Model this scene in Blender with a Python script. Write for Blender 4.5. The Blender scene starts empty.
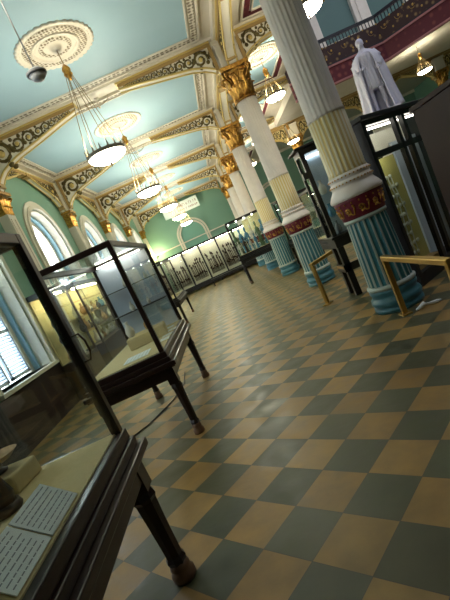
import bpy, bmesh, math, random
from mathutils import Vector, Matrix
random.seed(7)
PI = math.pi
col = bpy.context.scene.collection
S = bpy.context.scene

# ------------------------------------------------------------------ materials
def mat(name, color, rough=.6, metal=0., spec=.5, noise=None, bump=0., bscale=20., coat=0.):
    m = bpy.data.materials.new(name); m.use_nodes = True
    nt = m.node_tree; b = nt.nodes['Principled BSDF']
    b.inputs['Base Color'].default_value = (*color, 1)
    b.inputs['Roughness'].default_value = rough
    b.inputs['Metallic'].default_value = metal
    b.inputs['Specular IOR Level'].default_value = spec
    b.inputs['Coat Weight'].default_value = coat
    tc = nt.nodes.new('ShaderNodeTexCoord')
    if noise:
        sc, c2, amt = noise
        n = nt.nodes.new('ShaderNodeTexNoise'); n.inputs['Scale'].default_value = sc; n.inputs['Detail'].default_value = 5
        nt.links.new(tc.outputs['Object'], n.inputs['Vector'])
        r = nt.nodes.new('ShaderNodeValToRGB')
        r.color_ramp.elements[0].position = .5 - amt; r.color_ramp.elements[1].position = .5 + amt
        r.color_ramp.elements[0].color = (*color, 1); r.color_ramp.elements[1].color = (*c2, 1)
        nt.links.new(n.outputs['Fac'], r.inputs['Fac']); nt.links.new(r.outputs['Color'], b.inputs['Base Color'])
    if bump:
        n2 = nt.nodes.new('ShaderNodeTexNoise'); n2.inputs['Scale'].default_value = bscale
        nt.links.new(tc.outputs['Object'], n2.inputs['Vector'])
        bp = nt.nodes.new('ShaderNodeBump'); bp.inputs['Strength'].default_value = bump; bp.inputs['Distance'].default_value = .01
        nt.links.new(n2.outputs['Fac'], bp.inputs['Height']); nt.links.new(bp.outputs['Normal'], b.inputs['Normal'])
    return m
def emit(name, color, strength, base=(.9, .9, .9)):
    m = bpy.data.materials.new(name); m.use_nodes = True
    b = m.node_tree.nodes['Principled BSDF']
    b.inputs['Base Color'].default_value = (*base, 1)
    b.inputs['Emission Color'].default_value = (*color, 1)
    b.inputs['Emission Strength'].default_value = strength
    b.inputs['Roughness'].default_value = .4
    return m
def glass_mat(name, tint=(.97, 1, .99), refl=.1):
    # thin pane: mostly clear, with a fresnel reflection
    m = bpy.data.materials.new(name); m.use_nodes = True
    nt = m.node_tree; nt.nodes.clear()
    o = nt.nodes.new('ShaderNodeOutputMaterial'); mix = nt.nodes.new('ShaderNodeMixShader')
    t = nt.nodes.new('ShaderNodeBsdfTransparent'); t.inputs[0].default_value = (*tint, 1)
    g = nt.nodes.new('ShaderNodeBsdfGlossy'); g.inputs['Roughness'].default_value = .02
    lw = nt.nodes.new('ShaderNodeLayerWeight'); lw.inputs['Blend'].default_value = .5
    pw = nt.nodes.new('ShaderNodeMath'); pw.operation = 'POWER'; pw.inputs[1].default_value = 5
    mul = nt.nodes.new('ShaderNodeMath'); mul.operation = 'MULTIPLY_ADD'; mul.inputs[1].default_value = .45; mul.inputs[2].default_value = refl * .35
    mul.use_clamp = True
    nt.links.new(lw.outputs['Facing'], pw.inputs[0]); nt.links.new(pw.outputs[0], mul.inputs[0]); nt.links.new(mul.outputs[0], mix.inputs[0])
    nt.links.new(t.outputs[0], mix.inputs[1]); nt.links.new(g.outputs[0], mix.inputs[2]); nt.links.new(mix.outputs[0], o.inputs[0])
    return m

M = {}
M['white'] = mat('plaster_white', (.74, .70, .60), .55, noise=(3, (.66, .61, .50), .25))
M['cream'] = mat('plaster_cream', (.78, .66, .34), .5)
M['shaftwhite'] = mat('shaft_white', (.88, .81, .73), .45, noise=(6, (.78, .71, .63), .3))
M['shaftgold'] = mat('shaft_cream_gold', (.74, .56, .20), .4)
M['shaftcream'] = mat('shaft_cream', (.86, .78, .52), .4)
M['teal'] = mat('ceiling_teal', (.33, .50, .58), .6, noise=(1.2, (.29, .46, .54), .3))
M['wallgreen'] = mat('wall_green', (.21, .38, .28), .6, noise=(1.5, (.18, .35, .26), .3))
M['walllow'] = mat('wall_lower_green', (.13, .27, .19), .6)
M['uppergrey'] = mat('upper_lavender_wall', (.30, .27, .36), .6)
M['upperteal'] = mat('upper_teal_wall', (.11, .20, .19), .6)
M['drumteal'] = mat('drum_teal', (.035, .17, .20), .45)
M['rib'] = mat('drum_rib_white', (.45, .52, .47), .45)
M['baseteal'] = mat('base_blue_teal', (.04, .16, .20), .4)
M['maroon'] = mat('maroon_paint', (.16, .012, .03), .5)
M['gold'] = mat('gilding', (.72, .42, .09), .32, .85, noise=(18, (.30, .13, .03), .2), bump=.4, bscale=40)
M['goldpaint'] = mat('gold_rim_paint', (.66, .51, .18), .4, .3)
M['tan'] = mat('tan_gold_moulding', (.40, .27, .10), .5, .2)
M['panelground'] = mat('bracket_ground', (.80, .77, .66), .55)
M['olive'] = mat('dark_gold_scrollwork', (.13, .10, .03), .45, .4)
M['brass'] = mat('brass_tube', (.55, .36, .10), .33, .9, bump=.1)
M['mahogany'] = mat('dark_mahogany', (.010, .004, .003), .32, noise=(9, (.022, .008, .005), .3), coat=.1)
M['mahogany2'] = mat('dark_mahogany_board', (.022, .010, .008), .6, spec=.25, noise=(5, (.034, .016, .012), .3))
M['black'] = mat('ebonised_black', (.010, .009, .010), .4)
M['foot'] = mat('worn_wood_foot', (.14, .07, .03), .5)
M['baize'] = mat('beige_baize', (.62, .50, .27), .9, noise=(40, (.55, .44, .22), .3))
M['paper'] = mat('paper_white', (.78, .82, .82), .8)
M['ink'] = mat('ink_grey', (.22, .24, .27), .8)
M['bronze'] = mat('dark_bronze', (.05, .035, .02), .35, .7)
M['ringmetal'] = mat('ring_metal', (.20, .18, .14), .45, .4)
M['chain'] = mat('chain_brass', (.28, .20, .09), .4, .7)
M['marble'] = mat('statue_marble', (.70, .71, .84), .5, noise=(4, (.60, .61, .74), .3))
M['glass'] = glass_mat('case_glass')
M['bowl'] = emit('lamp_bowl_glow', (1, .92, .72), 8)
M['bowlfar'] = emit('lamp_bowl_glow_far', (1, .92, .70), 30)
M['caselight'] = emit('wall_case_light', (1, .86, .52), 34)
M['striplight'] = emit('case_strip_light', (1, .95, .82), 8)
M['striplight2'] = emit('end_case_strip_light', (1, .92, .74), 24)
M['sky'] = emit('daylight_pane', (.86, .95, 1), 4.2)
M['skyblue'] = mat('reveal_blue', (.30, .52, .66), .5)
M['louvre'] = mat('white_louvre', (.62, .70, .85), .5)
M['greyblue'] = mat('grey_blue_backboard', (.48, .54, .62), .7)
M['panelwhite'] = mat('cream_backboard', (.86, .80, .64), .8)
M['spear'] = mat('dark_spear_wood', (.06, .025, .012), .6)
M['figgreen'] = mat('green_glaze', (.08, .14, .06), .35)
M['figblue'] = mat('blue_glaze', (.10, .28, .42), .25)
M['figwhite'] = mat('white_ceramic', (.66, .62, .52), .35)
M['figdark'] = mat('dark_carved_wood', (.05, .028, .018), .45)
M['figtan'] = mat('tan_terracotta', (.42, .25, .10), .6)
M['creamboard'] = mat('cream_case_lining', (.62, .52, .26), .7)
M['yellowboard'] = mat('yellow_green_board', (.50, .46, .14), .7)
M['whiteplant'] = mat('pale_textile_leaf', (.66, .70, .56), .7)
M['tanwood'] = mat('tan_wood', (.42, .26, .09), .5)
M['rail'] = mat('iron_railing_black', (.012, .012, .02), .4)
M['grey'] = mat('fitting_grey', (.22, .23, .25), .4)
M['domewhite'] = mat('dome_white', (.62, .66, .70), .4)
M['pink'] = mat('pink_trim', (.40, .17, .17), .5)
M['darkwall'] = mat('wall_unlit_olive', (.10, .12, .08), .7)

def ornament(name, base, dark, scale, thr=.5):
    m = bpy.data.materials.new(name); m.use_nodes = True
    nt = m.node_tree; b = nt.nodes['Principled BSDF']; b.inputs['Roughness'].default_value = .6
    tc = nt.nodes.new('ShaderNodeTexCoord'); v = nt.nodes.new('ShaderNodeTexVoronoi'); v.inputs['Scale'].default_value = scale
    v.inputs['Randomness'].default_value = .25
    r = nt.nodes.new('ShaderNodeValToRGB'); r.color_ramp.elements[0].position = thr - .12; r.color_ramp.elements[1].position = thr + .12
    r.color_ramp.elements[0].color = (*dark, 1); r.color_ramp.elements[1].color = (*base, 1)
    nt.links.new(tc.outputs['Object'], v.inputs['Vector']); nt.links.new(v.outputs['Distance'], r.inputs['Fac']); nt.links.new(r.outputs['Color'], b.inputs['Base Color'])
    return m
M['guilloche'] = ornament('guilloche_border', (.70, .66, .56), (.17, .14, .09), 11, .40)
M['roseorn'] = ornament('rose_ornament', (.68, .63, .52), (.17, .13, .07), 18, .42)
M['railorn'] = ornament('gilded_fretwork', (.035, .012, .012), (.30, .20, .08), 6, .22)
M['railorn'].node_tree.nodes['Voronoi Texture'].inputs['Randomness'].default_value = .9
M['fascia'] = ornament('maroon_fascia_pattern', (.10, .008, .018), (.24, .06, .05), 5, .26)

def floor_mat():
    m = bpy.data.materials.new('checker_tiles'); m.use_nodes = True
    nt = m.node_tree; N = nt.nodes; L = nt.links; b = N['Principled BSDF']
    tc = N.new('ShaderNodeTexCoord'); sx = N.new('ShaderNodeSeparateXYZ'); L.new(tc.outputs['Object'], sx.inputs[0])
    def ma(op, a, bb=None, c=None):
        n = N.new('ShaderNodeMath'); n.operation = op
        for i, v in enumerate((a, bb, c)):
            if v is None: continue
            if isinstance(v, (int, float)): n.inputs[i].default_value = v
            else: L.new(v, n.inputs[i])
        return n.outputs[0]
    s = .324; k = 1 / (math.sqrt(2) * s)
    x = ma('ADD', sx.outputs[0], .44); y = ma('SUBTRACT', sx.outputs[1], 2.10)
    u = ma('MULTIPLY', ma('SUBTRACT', x, y), k); v = ma('MULTIPLY', ma('ADD', x, y), k)
    fu = ma('FLOOR', u); fv = ma('FLOOR', v)
    par = ma('PINGPONG', ma('ADD', fu, fv), 1)      # 0 dark, 1 light
    cb = N.new('ShaderNodeCombineXYZ'); L.new(fu, cb.inputs[0]); L.new(fv, cb.inputs[1])
    wn = N.new('ShaderNodeTexWhiteNoise'); wn.noise_dimensions = '2D'; L.new(cb.outputs[0], wn.inputs['Vector'])
    def ramp(f, c1, c2, p0=0., p1=1.):
        r = N.new('ShaderNodeValToRGB'); e = r.color_ramp.elements
        e[0].color = (*c1, 1); e[1].color = (*c2, 1); e[0].position = p0; e[1].position = p1; L.new(f, r.inputs[0]); return r.outputs[0]
    dk = ramp(wn.outputs['Value'], (.045, .050, .022), (.072, .080, .038))
    lt = ramp(wn.outputs['Value'], (.25, .140, .033), (.33, .196, .052))
    def mix(f, a, bb, t='MIX'):
        n = N.new('ShaderNodeMix'); n.data_type = 'RGBA'; n.blend_type = t
        if isinstance(f, float): n.inputs[0].default_value = f
        else: L.new(f, n.inputs[0])
        for i, q in ((6, a), (7, bb)):
            if isinstance(q, tuple): n.inputs[i].default_value = q
            else: L.new(q, n.inputs[i])
        return n.outputs[2]
    base = mix(par, dk, lt)
    nz = N.new('ShaderNodeTexNoise'); nz.inputs['Scale'].default_value = 5; nz.inputs['Detail'].default_value = 8; L.new(tc.outputs['Object'], nz.inputs['Vector'])
    wear = ramp(nz.outputs['Fac'], (.72, .72, .72), (1.12, 1.12, 1.12), .35, .68)
    base = mix(1., base, wear, 'MULTIPLY')
    nz2 = N.new('ShaderNodeTexNoise'); nz2.inputs['Scale'].default_value = .9; nz2.inputs['Detail'].default_value = 4; L.new(tc.outputs['Object'], nz2.inputs['Vector'])
    dirt = ramp(nz2.outputs['Fac'], (0, 0, 0), (.5, .5, .5), .45, .75)
    base = mix(dirt, base, (.12, .10, .045, 1))
    far_tint = ma('MULTIPLY', ramp(ma('MULTIPLY', sx.outputs[1], .05), (0, 0, 0), (1, 1, 1), .20, .60), ramp(nz2.outputs['Fac'], (.25, .25, .25), (.70, .70, .70), .35, .65))  # olive tint grows with Y, broken up by noise
    base = mix(far_tint, base, (.125, .108, .036, 1))
    g = ma('MINIMUM', ma('PINGPONG', u, .5), ma('PINGPONG', v, .5))
    gr = ma('LESS_THAN', g, .006)
    base = mix(gr, base, (.05, .04, .025, 1))
    L.new(base, b.inputs['Base Color'])
    rr = N.new('ShaderNodeMapRange'); L.new(nz.outputs['Fac'], rr.inputs[0]); rr.inputs[1].default_value = .3; rr.inputs[2].default_value = .7
    rr.inputs[3].default_value = .34; rr.inputs[4].default_value = .56
    L.new(rr.outputs[0], b.inputs['Roughness']); b.inputs['Specular IOR Level'].default_value = .5
    n3 = N.new('ShaderNodeTexNoise'); n3.inputs['Scale'].default_value = 2.6; n3.inputs['Detail'].default_value = 4; L.new(tc.outputs['Object'], n3.inputs['Vector'])
    bp = N.new('ShaderNodeBump'); bp.inputs['Strength'].default_value = .35; bp.inputs['Distance'].default_value = .03
    hh = ma('ADD', n3.outputs['Fac'], ma('MULTIPLY', wn.outputs['Value'], .12))
    L.new(hh, bp.inputs['Height']); L.new(bp.outputs['Normal'], b.inputs['Normal'])
    return m
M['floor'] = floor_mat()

# ------------------------------------------------------------------ mesh builder
class MB:
    def __init__(self): self.bm = bmesh.new()
    def box(self, x0, x1, y0, y1, z0, z1, mi=0):
        v = [self.bm.verts.new(p) for p in ((x0,y0,z0),(x1,y0,z0),(x1,y1,z0),(x0,y1,z0),(x0,y0,z1),(x1,y0,z1),(x1,y1,z1),(x0,y1,z1))]
        for f in ((0,3,2,1),(4,5,6,7),(0,1,5,4),(1,2,6,5),(2,3,7,6),(3,0,4,7)):
            q = self.bm.faces.new([v[i] for i in f]); q.material_index = mi
        return self
    def bar(self, a, b, w, h=None):
        a, b = Vector(a), Vector(b); h = h or w; d = (b-a).normalized()
        up = Vector((0,0,1)) if abs(d.z) < .9 else Vector((0,1,0))
        s = d.cross(up).normalized(); u = s.cross(d)
        r = [[self.bm.verts.new(p + s*i*w/2 + u*j*h/2) for i, j in ((-1,-1),(1,-1),(1,1),(-1,1))] for p in (a, b)]
        self.bm.faces.new(r[0][::-1]); self.bm.faces.new(r[1])
        for i in range(4): self.bm.faces.new((r[0][i], r[0][(i+1)%4], r[1][(i+1)%4], r[1][i]))
        return self
    def tube(self, pts, r, n=6, closed=False):
        pts = [Vector(p) for p in pts]; rs = r if isinstance(r, (list, tuple)) else [r]*len(pts); rings = []
        k = len(pts)
        for i, p in enumerate(pts):
            d = (pts[(i+1) % k if closed else min(i+1, k-1)] - pts[i-1 if (i or closed) else 0]).normalized()
            up = Vector((0,0,1)) if abs(d.z) < .9 else Vector((1,0,0))
            s = d.cross(up).normalized(); u = s.cross(d)
            rings.append([self.bm.verts.new(p + (s*math.cos(2*PI*j/n) + u*math.sin(2*PI*j/n))*rs[i]) for j in range(n)])
        for i in range(k if closed else k-1):
            A, B = rings[i], rings[(i+1) % k]
            for j in range(n): 
                f = self.bm.faces.new((A[j], A[(j+1)%n], B[(j+1)%n], B[j])); f.smooth = True
        if not closed:
            self.bm.faces.new(rings[0][::-1]); self.bm.faces.new(rings[-1])
        return self
    def lathe(self, prof, n=32, c=(0,0,0), mod=None, mi=0, mifun=None, smooth=True, cap=True):
        rings = []
        for r, z in prof:
            ring = []
            for j in range(n):
                a = 2*PI*j/n; rr = r * (mod(a) if mod else 1)
                ring.append(self.bm.verts.new((c[0]+rr*math.cos(a), c[1]+rr*math.sin(a), c[2]+z)))
            rings.append(ring)
        for A, B in zip(rings, rings[1:]):
            for j in range(n):
                f = self.bm.faces.new((A[j], A[(j+1)%n], B[(j+1)%n], B[j])); f.smooth = smooth
                f.material_index = mifun(j) if mifun else mi
        if cap:
            self.bm.faces.new(rings[0][::-1]); self.bm.faces.new(rings[-1])
        return self
    def sphere(self, c, r, sc=(1,1,1), n=14, mi=0):
        n0 = len(self.bm.faces)
        k = max(4, n*2//3); N = self.bm.verts.new; F = self.bm.faces.new
        top = N((c[0], c[1], c[2]+r*sc[2])); bot = N((c[0], c[1], c[2]-r*sc[2])); rings = []
        for i in range(1, k):
            t = PI*i/k; rings.append([N((c[0]+r*sc[0]*math.sin(t)*math.cos(2*PI*j/n), c[1]+r*sc[1]*math.sin(t)*math.sin(2*PI*j/n), c[2]+r*sc[2]*math.cos(t))) for j in range(n)])
        for j in range(n):
            F((top, rings[0][j], rings[0][(j+1)%n])).smooth = True; F((bot, rings[-1][(j+1)%n], rings[-1][j])).smooth = True
            for A, B in zip(rings, rings[1:]): F((A[j], B[j], B[(j+1)%n], A[(j+1)%n])).smooth = True
        if mi:
            self.bm.faces.ensure_lookup_table()
            for i in range(n0, len(self.bm.faces)): self.bm.faces[i].material_index = mi
        return self
    def prism(self, pts, depth):
        """polygon pts (3d), extruded by vector depth"""
        d = Vector(depth); a = [self.bm.verts.new(p) for p in pts]; b = [self.bm.verts.new(Vector(p)+d) for p in pts]
        self.bm.faces.new(a[::-1]); self.bm.faces.new(b); n = len(a)
        for i in range(n): self.bm.faces.new((a[i], a[(i+1)%n], b[(i+1)%n], b[i]))
        return self
    def build(self, name, ms, parent=None, bevel=0, loc=None):
        bmesh.ops.recalc_face_normals(self.bm, faces=self.bm.faces)
        me = bpy.data.meshes.new(name); self.bm.to_mesh(me); self.bm.free()
        for m in (ms if isinstance(ms, (list, tuple)) else [ms]): me.materials.append(m)
        o = bpy.data.objects.new(name, me); col.objects.link(o); o.parent = parent
        if loc: o.location = loc
        if bevel:
            b = o.modifiers.new('bevel', 'BEVEL'); b.width = bevel; b.segments = 2; b.limit_method = 'ANGLE'
        return o

def tag(o, label=None, cat=None, group=None, kind=None):
    if label: o['label'] = label
    if cat: o['category'] = cat
    if group: o['group'] = group
    if kind: o['kind'] = kind
    return o
def empty(name, loc=(0,0,0), rz=0, label=None, cat=None, group=None, kind=None):
    o = bpy.data.objects.new(name, None); col.objects.link(o); o.location = loc; o.rotation_euler.z = rz
    return tag(o, label, cat, group, kind)
def dup(o, loc=None, rz=None, label=None, parent=None, scale=None):
    c = o.copy(); col.objects.link(c); c.parent = parent
    if loc is not None: c.location = loc
    if rz is not None: c.rotation_euler.z = rz
    if scale is not None: c.scale = scale
    if label: c['label'] = label
    for ch in list(o.children): dup(ch, parent=c)
    return c
def struct(o): o['kind'] = 'structure'; return o

PW = 62
XL, XP, XC, YB = -3.75, -3.6, 1.75, 26.2
CY = [5.25 + 4.14*i for i in range(5)]             # free columns
MID = [7.32 + 4.14*i for i in range(5)]
ZC = 5.32
XR = 14.0
ORD = ['nearest', 'second nearest', 'third nearest', 'fourth nearest', 'farthest']
ORD6 = ['nearest', 'second', 'third', 'fourth', 'fifth', 'sixth', 'seventh', 'eighth']

# ------------------------------------------------------------------ room shell
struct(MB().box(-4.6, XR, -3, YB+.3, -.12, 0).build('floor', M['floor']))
# ceilings: nave + right aisle + under the gallery; high ceiling above the court
cb = MB()
cb.box(-4.4, 3.8, -3, YB, ZC, ZC+.2)
cb.box(3.8, XR, 13.3, YB, ZC, ZC+.2)
struct(cb.build('ceiling', M['white']))
struct(MB().box(3.8, XR, -3, 17.0, 10.5, 10.7).build('ceiling', M['uppergrey']))

struct(MB().box(5.2, 12.5, 0, 15, 10.40, 10.44).build('window_20', emit('skylight_pane', (.86, .88, 1), 1.1)))
def arch_loop(yc, hw, z0, zs, n=16):
    pts = [(yc-hw, z0), (yc+hw, z0), (yc+hw, zs)]
    for i in range(1, n): pts.append((yc + hw*math.cos(PI*i/n), zs + hw*math.sin(PI*i/n)))
    pts.append((yc-hw, zs)); return pts
HW, WZ0, WZS = .98, .92, 3.30
wins = [3.18] + MID
bm = bmesh.new(); edges = []
def addloop(pts, x):
    vs = [bm.verts.new((x, p[0], p[1])) for p in pts]
    for i in range(len(vs)): edges.append(bm.edges.new((vs[i], vs[(i+1) % len(vs)])))
addloop([(-3, 0), (YB, 0), (YB, ZC), (-3, ZC)], XL)
for yc in wins: addloop(arch_loop(yc, HW, WZ0, WZS), XL)
bmesh.ops.triangle_fill(bm, use_beauty=True, edges=edges)
ext = bmesh.ops.extrude_face_region(bm, geom=bm.faces[:])
for v in [g for g in ext['geom'] if isinstance(g, bmesh.types.BMVert)]: v.co.x -= .5
mbw = MB(); mbw.bm.free(); mbw.bm = bm
struct(mbw.build('wall_left', M['wallgreen']))
struct(MB().box(-4.6, XR, YB, YB+.2, 0, ZC).build('wall_back', M['wallgreen']))
struct(MB().box(-4.6, XR, -3.2, -3, 0, 10.5).build('wall_front', M['darkwall']))
struct(MB().box(XR, XR+.2, -3, YB, 0, 10.5).build('wall_right', M['walllow']))
struct(MB().box(3.8, XR, 17.0, 17.2, ZC+.2, 10.5).build('wall_upper', M['upperteal']))
struct(MB().box(3.6, 3.8, -3, 13.3, ZC+.2, 10.5).build('wall_upper', M['uppergrey']))
struct(MB().box(-4.4, 3.8, 26.1, 26.2, 2.76, 2.82).box(3.8, XR, 26.1, 26.2, 2.76, 2.82).build('trim_1', M['white']))
struct(MB().box(XL, XL+.05, -3, YB, .0, .25).build('baseboard_left', M['mahogany2']))
struct(MB().box(XL, XR, YB-.05, YB, .0, .25).build('baseboard_back', M['mahogany2']))

# windows
def arch_band(m, x0, x1, yc, r0, r1, z0, zs, n=20):
    """arched band between half widths r0 < r1, from x0 to x1"""
    a = [(yc-r0, z0), (yc-r0, zs)] + [(yc - r0*math.cos(PI*i/n), zs + r0*math.sin(PI*i/n)) for i in range(1, n)] + [(yc+r0, zs), (yc+r0, z0)]
    b = [(yc-r1, z0), (yc-r1, zs)] + [(yc - r1*math.cos(PI*i/n), zs + r1*math.sin(PI*i/n)) for i in range(1, n)] + [(yc+r1, zs), (yc+r1, z0)]
    V = [[m.bm.verts.new((x, p[0], p[1])) for p in q] for x in (x0, x1) for q in (a, b)]
    A0, B0, A1, B1 = V
    for i in range(len(a)-1):
        for q in ((A0[i],A0[i+1],B0[i+1],B0[i]), (A1[i],B1[i],B1[i+1],A1[i+1]), (A0[i],A1[i],A1[i+1],A0[i+1]), (B0[i],B0[i+1],B1[i+1],B1[i])):
            m.bm.faces.new(q)
    for i in (0, -1): m.bm.faces.new((A0[i], B0[i], B1[i], A1[i]))
def make_window(k, yc):
    w = empty('window_%d' % k, (XL, yc, WZ0), kind='structure')
    m = MB(); arch_band(m, -.0, .07, 0, HW+.02, HW+.12, 0, WZS-WZ0); arch_band(m, -.0, .04, 0, HW+.12, HW+.22, 0, WZS-WZ0); m.build('window_surround', M['white'], w)
    m = MB(); arch_band(m, -.20, .0, 0, HW-.03, HW+.005, 0, WZS-WZ0); m.build('window_reveal', M['white'], w)
    m = MB(); arch_band(m, -.30, -.2, 0, HW-.10, HW+.005, 0, WZS-WZ0); m.build('window_frame', M['skyblue'], w)
    m = MB(); arch_band(m, -.42, -.3, 0, HW-.22, HW+.005, 0, WZS-WZ0)
    m.box(-.42, -.36, -.03, .03, 0, 3.0); m.box(-.42, -.36, -HW+.2, HW-.2, 1.72, 1.82); m.build('window_sash', M['white'], w)
    m = MB(); p = arch_loop(0, HW-.15, 0, WZS-WZ0)
    m.prism([(-.46, y, z) for y, z in p], (-.03, 0, 0)); m.build('window_pane', M['sky'], w)
    for s in (-1, 1):
        m = MB(); c = s*.39; y0, y1 = c-.34, c+.34
        m.box(-.33, -.29, y0, y0+.06, .04, 1.7).box(-.33, -.29, y1-.06, y1, .04, 1.7).box(-.33, -.29, y0, y1, .04, .1).box(-.33, -.29, y0, y1, 1.62, 1.7).box(-.33, -.29, y0, y1, .84, .9)
        for i in range(26):
            z = .13 + i*.058
            if .80 < z < .92: continue
            m.prism([(-.34, y0+.06, z+.03), (-.29, y0+.06, z), (-.29, y0+.06, z+.012), (-.34, y0+.06, z+.042)], (0, y1-y0-.12, 0))
        m.build('shutter', M['louvre'], w)
    MB().box(-.5, .1, -HW-.1, HW+.1, -.06, 0).build('window_sill', M['white'], w)
for k, yc in enumerate(wins): make_window(k+1, yc)

# blind arch moulding on the back wall
m = MB(); 
def arch_band_x(m, y0, y1, xc, r0, r1, z0, zs, n=22):
    t = MB(); arch_band(t, -y0, -y1, 0, r0, r1, z0, zs, n)
    for v in t.bm.verts: v.co = Vector((v.co.y + xc, -v.co.x, v.co.z))
    me = bpy.data.meshes.new('t'); t.bm.to_mesh(me); t.bm.free(); m.bm.from_mesh(me)
arch_band_x(m, YB-.10, YB, -1.0, .70, .80, 0.3, 3.05); arch_band_x(m, YB-.07, YB, -1.0, .84, .94, 0.3, 3.05)
struct(m.build('trim_2', M['white']))
m = MB(); arch_band_x(m, YB-.10, YB, 4.2, .70, .80, 0.3, 3.05); arch_band_x(m, YB-.07, YB, 4.2, .84, .94, 0.3, 3.05)
struct(m.build('trim_3', M['white']))
m = MB(); arch_band_x(m, YB-.02, YB-.01, -1.0, .01, .70, 0.3, 3.05)
struct(m.build('trim_4', mat('niche_teal', (.16, .36, .28), .6)))

# coffered ceiling bays
def bay(k, x0, x1, y0, y1, pane, edge):
    w = empty('ceiling_panel_%d' % k, (0, 0, 0), kind='structure')
    z = ZC
    MB().box(x0+.42, x1-.42, y0+.5, y1-.5, z-.012, z+.0).build('painted_field', pane, w)
    a, b, c, d = x0+.28, x1-.28, y0+.36, y1-.36
    m = MB(); t = .11
    for q in ((a, b, c, c+t), (a, b, d-t, d), (a, a+t, c+t, d-t), (b-t, b, c+t, d-t)): m.box(*q, z-.028, z)
    m.build('patterned_border', edge, w)
    m = MB(); a -= .06; b += .06; c -= .06; d += .06; t = .04
    for q in ((a, b, c, c+t), (a, b, d-t, d), (a, a+t, c+t, d-t), (b-t, b, c+t, d-t)): m.box(*q, z-.05, z)
    a += .21; b -= .21; c += .21; d -= .21; t = .03
    for q in ((a, b, c, c+t), (a, b, d-t, d), (a, a+t, c+t, d-t), (b-t, b, c+t, d-t)): m.box(*q, z-.04, z)
    m.build('moulding', M['white'], w)
edges_y = [-3, 1.11] + CY + [YB]
edges_y = [1.11] + CY + [YB-.24]
maroonb = M['fascia']
for i in range(6):
    bay(i+1, XL+.05, XC-.2, edges_y[i], edges_y[i+1], M['teal'], M['guilloche'])
    bay(i+7, XC+.2, 3.8, edges_y[i], edges_y[i+1], M['teal'], maroonb)
# cross beams and longitudinal beams
m = MB()
for y in CY: m.box(XL, XC-.18, y-.17, y+.17, ZC-.04, ZC-.0); m.box(XC+.18, 3.8, y-.17, y+.17, ZC-.04, ZC)
struct(m.build('trim_5', M['white']))
struct(MB().box(XC-.19, XC+.19, -3, YB, ZC-.12, ZC).build('trim_6', M['white']))
struct(MB().box(XL, XL+.12, -3, YB, ZC-.14, ZC).box(XL, XR, YB-.12, YB, ZC-.14, ZC).build('trim_7', M['white']))

# ------------------------------------------------------------------ brackets
LOWC = [(0, 4.69), (.03, 4.74), (.12, 4.80), (.25, 4.87), (.5, 4.95), (1.0, 5.03), (1.5, 5.10), (1.98, 5.17)]
LOWP = [(0, 4.36), (.04, 4.46), (.12, 4.57), (.24, 4.67), (.42, 4.76), (.62, 4.83), (1.2, 4.96), (1.64, 5.07), (2.05, 5.16)]
def curve_low(L, z0, zt):
    c = LOWP if z0 < 4.5 else LOWC
    if L < 1.9: c = [(x*L/c[-1][0], z) for x, z in c]
    return c[:-1] + [(L, c[-1][1])]
def spiral(cx, cz, r, turns, sgn, start, n=20):
    out = []
    for i in range(n+1):
        t = i/n; a = start + sgn*turns*2*PI*t; rr = r*(1-.85*t)
        out.append((cx + rr*math.cos(a), cz + rr*math.sin(a)))
    return out
def make_bracket(L, z0, zt, th, name='scroll_bracket', panelm=None):
    panelm = panelm or M['panelground']
    """along local +X, base at column face, centred on y"""
    root = empty(name)
    low = curve_low(L, z0, zt)
    m = MB(); m.prism([(p[0], -th/2+.02, p[1]) for p in low] + [(L, -th/2+.02, zt), (0, -th/2+.02, zt)], (0, th-.04, 0)); m.build('spandrel_panel', [panelm, M['white']], root)
    m = MB()
    for s in (-1, 1): m.tube([(p[0], s*(th/2-.012), p[1]-.005) for p in low], .020, 6)
    m.build('gilt_rim', M['goldpaint'], root)
    m = MB(); zz = zt-.055
    m.box(.03, L, -th/2-.015, th/2+.015, zz, zt+.02); m.box(.0, .07, -th/2-.01, th/2+.01, z0+.05, zt)
    m.build('top_moulding', M['tan'], root)
    MB().box(.0, L+.03, -th/2-.035, th/2+.035, zt+.0, zt+.03).build('gilt_fillet', M['goldpaint'], root)
    # scrolls
    def lowz(x):
        for a, b in zip(low, low[1:]):
            if a[0] <= x <= b[0]: return a[1] + (b[1]-a[1])*(x-a[0])/(b[0]-a[0]+1e-9)
        return zt
    m = MB(); x = .12
    tt = zz; k = 0
    while x < L*.93:
        h = tt - lowz(x+.06)
        r = max(.02, h*.43)
        if x + r > L*.98: break
        cx, cz = x + r, lowz(min(L, x+r)) + (tt - lowz(min(L, x+r)))*.5
        r2 = min(r, (tt - lowz(min(L, x+2*r)))*.5 + .01) if k else r
        for s in (-1, 1):
            y = s*(th/2 - .012)
            sg = 1 if k % 2 else -1
            m.tube([(a, y, b) for a, b in spiral(cx, cz, r, 1.6, sg, PI*.9*sg)], [max(.008, r*.20*(1-.5*i/20)) for i in range(21)], 5)
            m.sphere((cx, y + s*.01, cz), max(.014, r*.30), (1, .5, 1), 7, 1)
            for q in range(5):
                a = q*1.26 + k
                m.sphere((cx + r*.98*math.cos(a), y, cz + r*.98*math.sin(a)), max(.010, r*.27), (1, .35, 1), 5)
        x += 2*r*.93; k += 1
    if z0 < zt - .4:      # tail of leaf down the column side
        for s in (-1, 1):
            y = s*(th/2-.012)
            m.tube([(.07+.02*math.sin(i*1.4), y, z0+.12+i*.045) for i in range(8)], .014, 5)
    m.build('scroll_foliage', [M['olive'], M['goldpaint']], root)
    return root
ZCAP0, ZCAP1 = 4.02, 4.68
brN = make_bracket(1.98, ZCAP1+.0, ZC-.07, .21)
brP = make_bracket(2.05, 4.36, ZC-.07, .21)
brY = make_bracket(1.72, ZCAP1, ZC-.15, .21)
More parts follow.
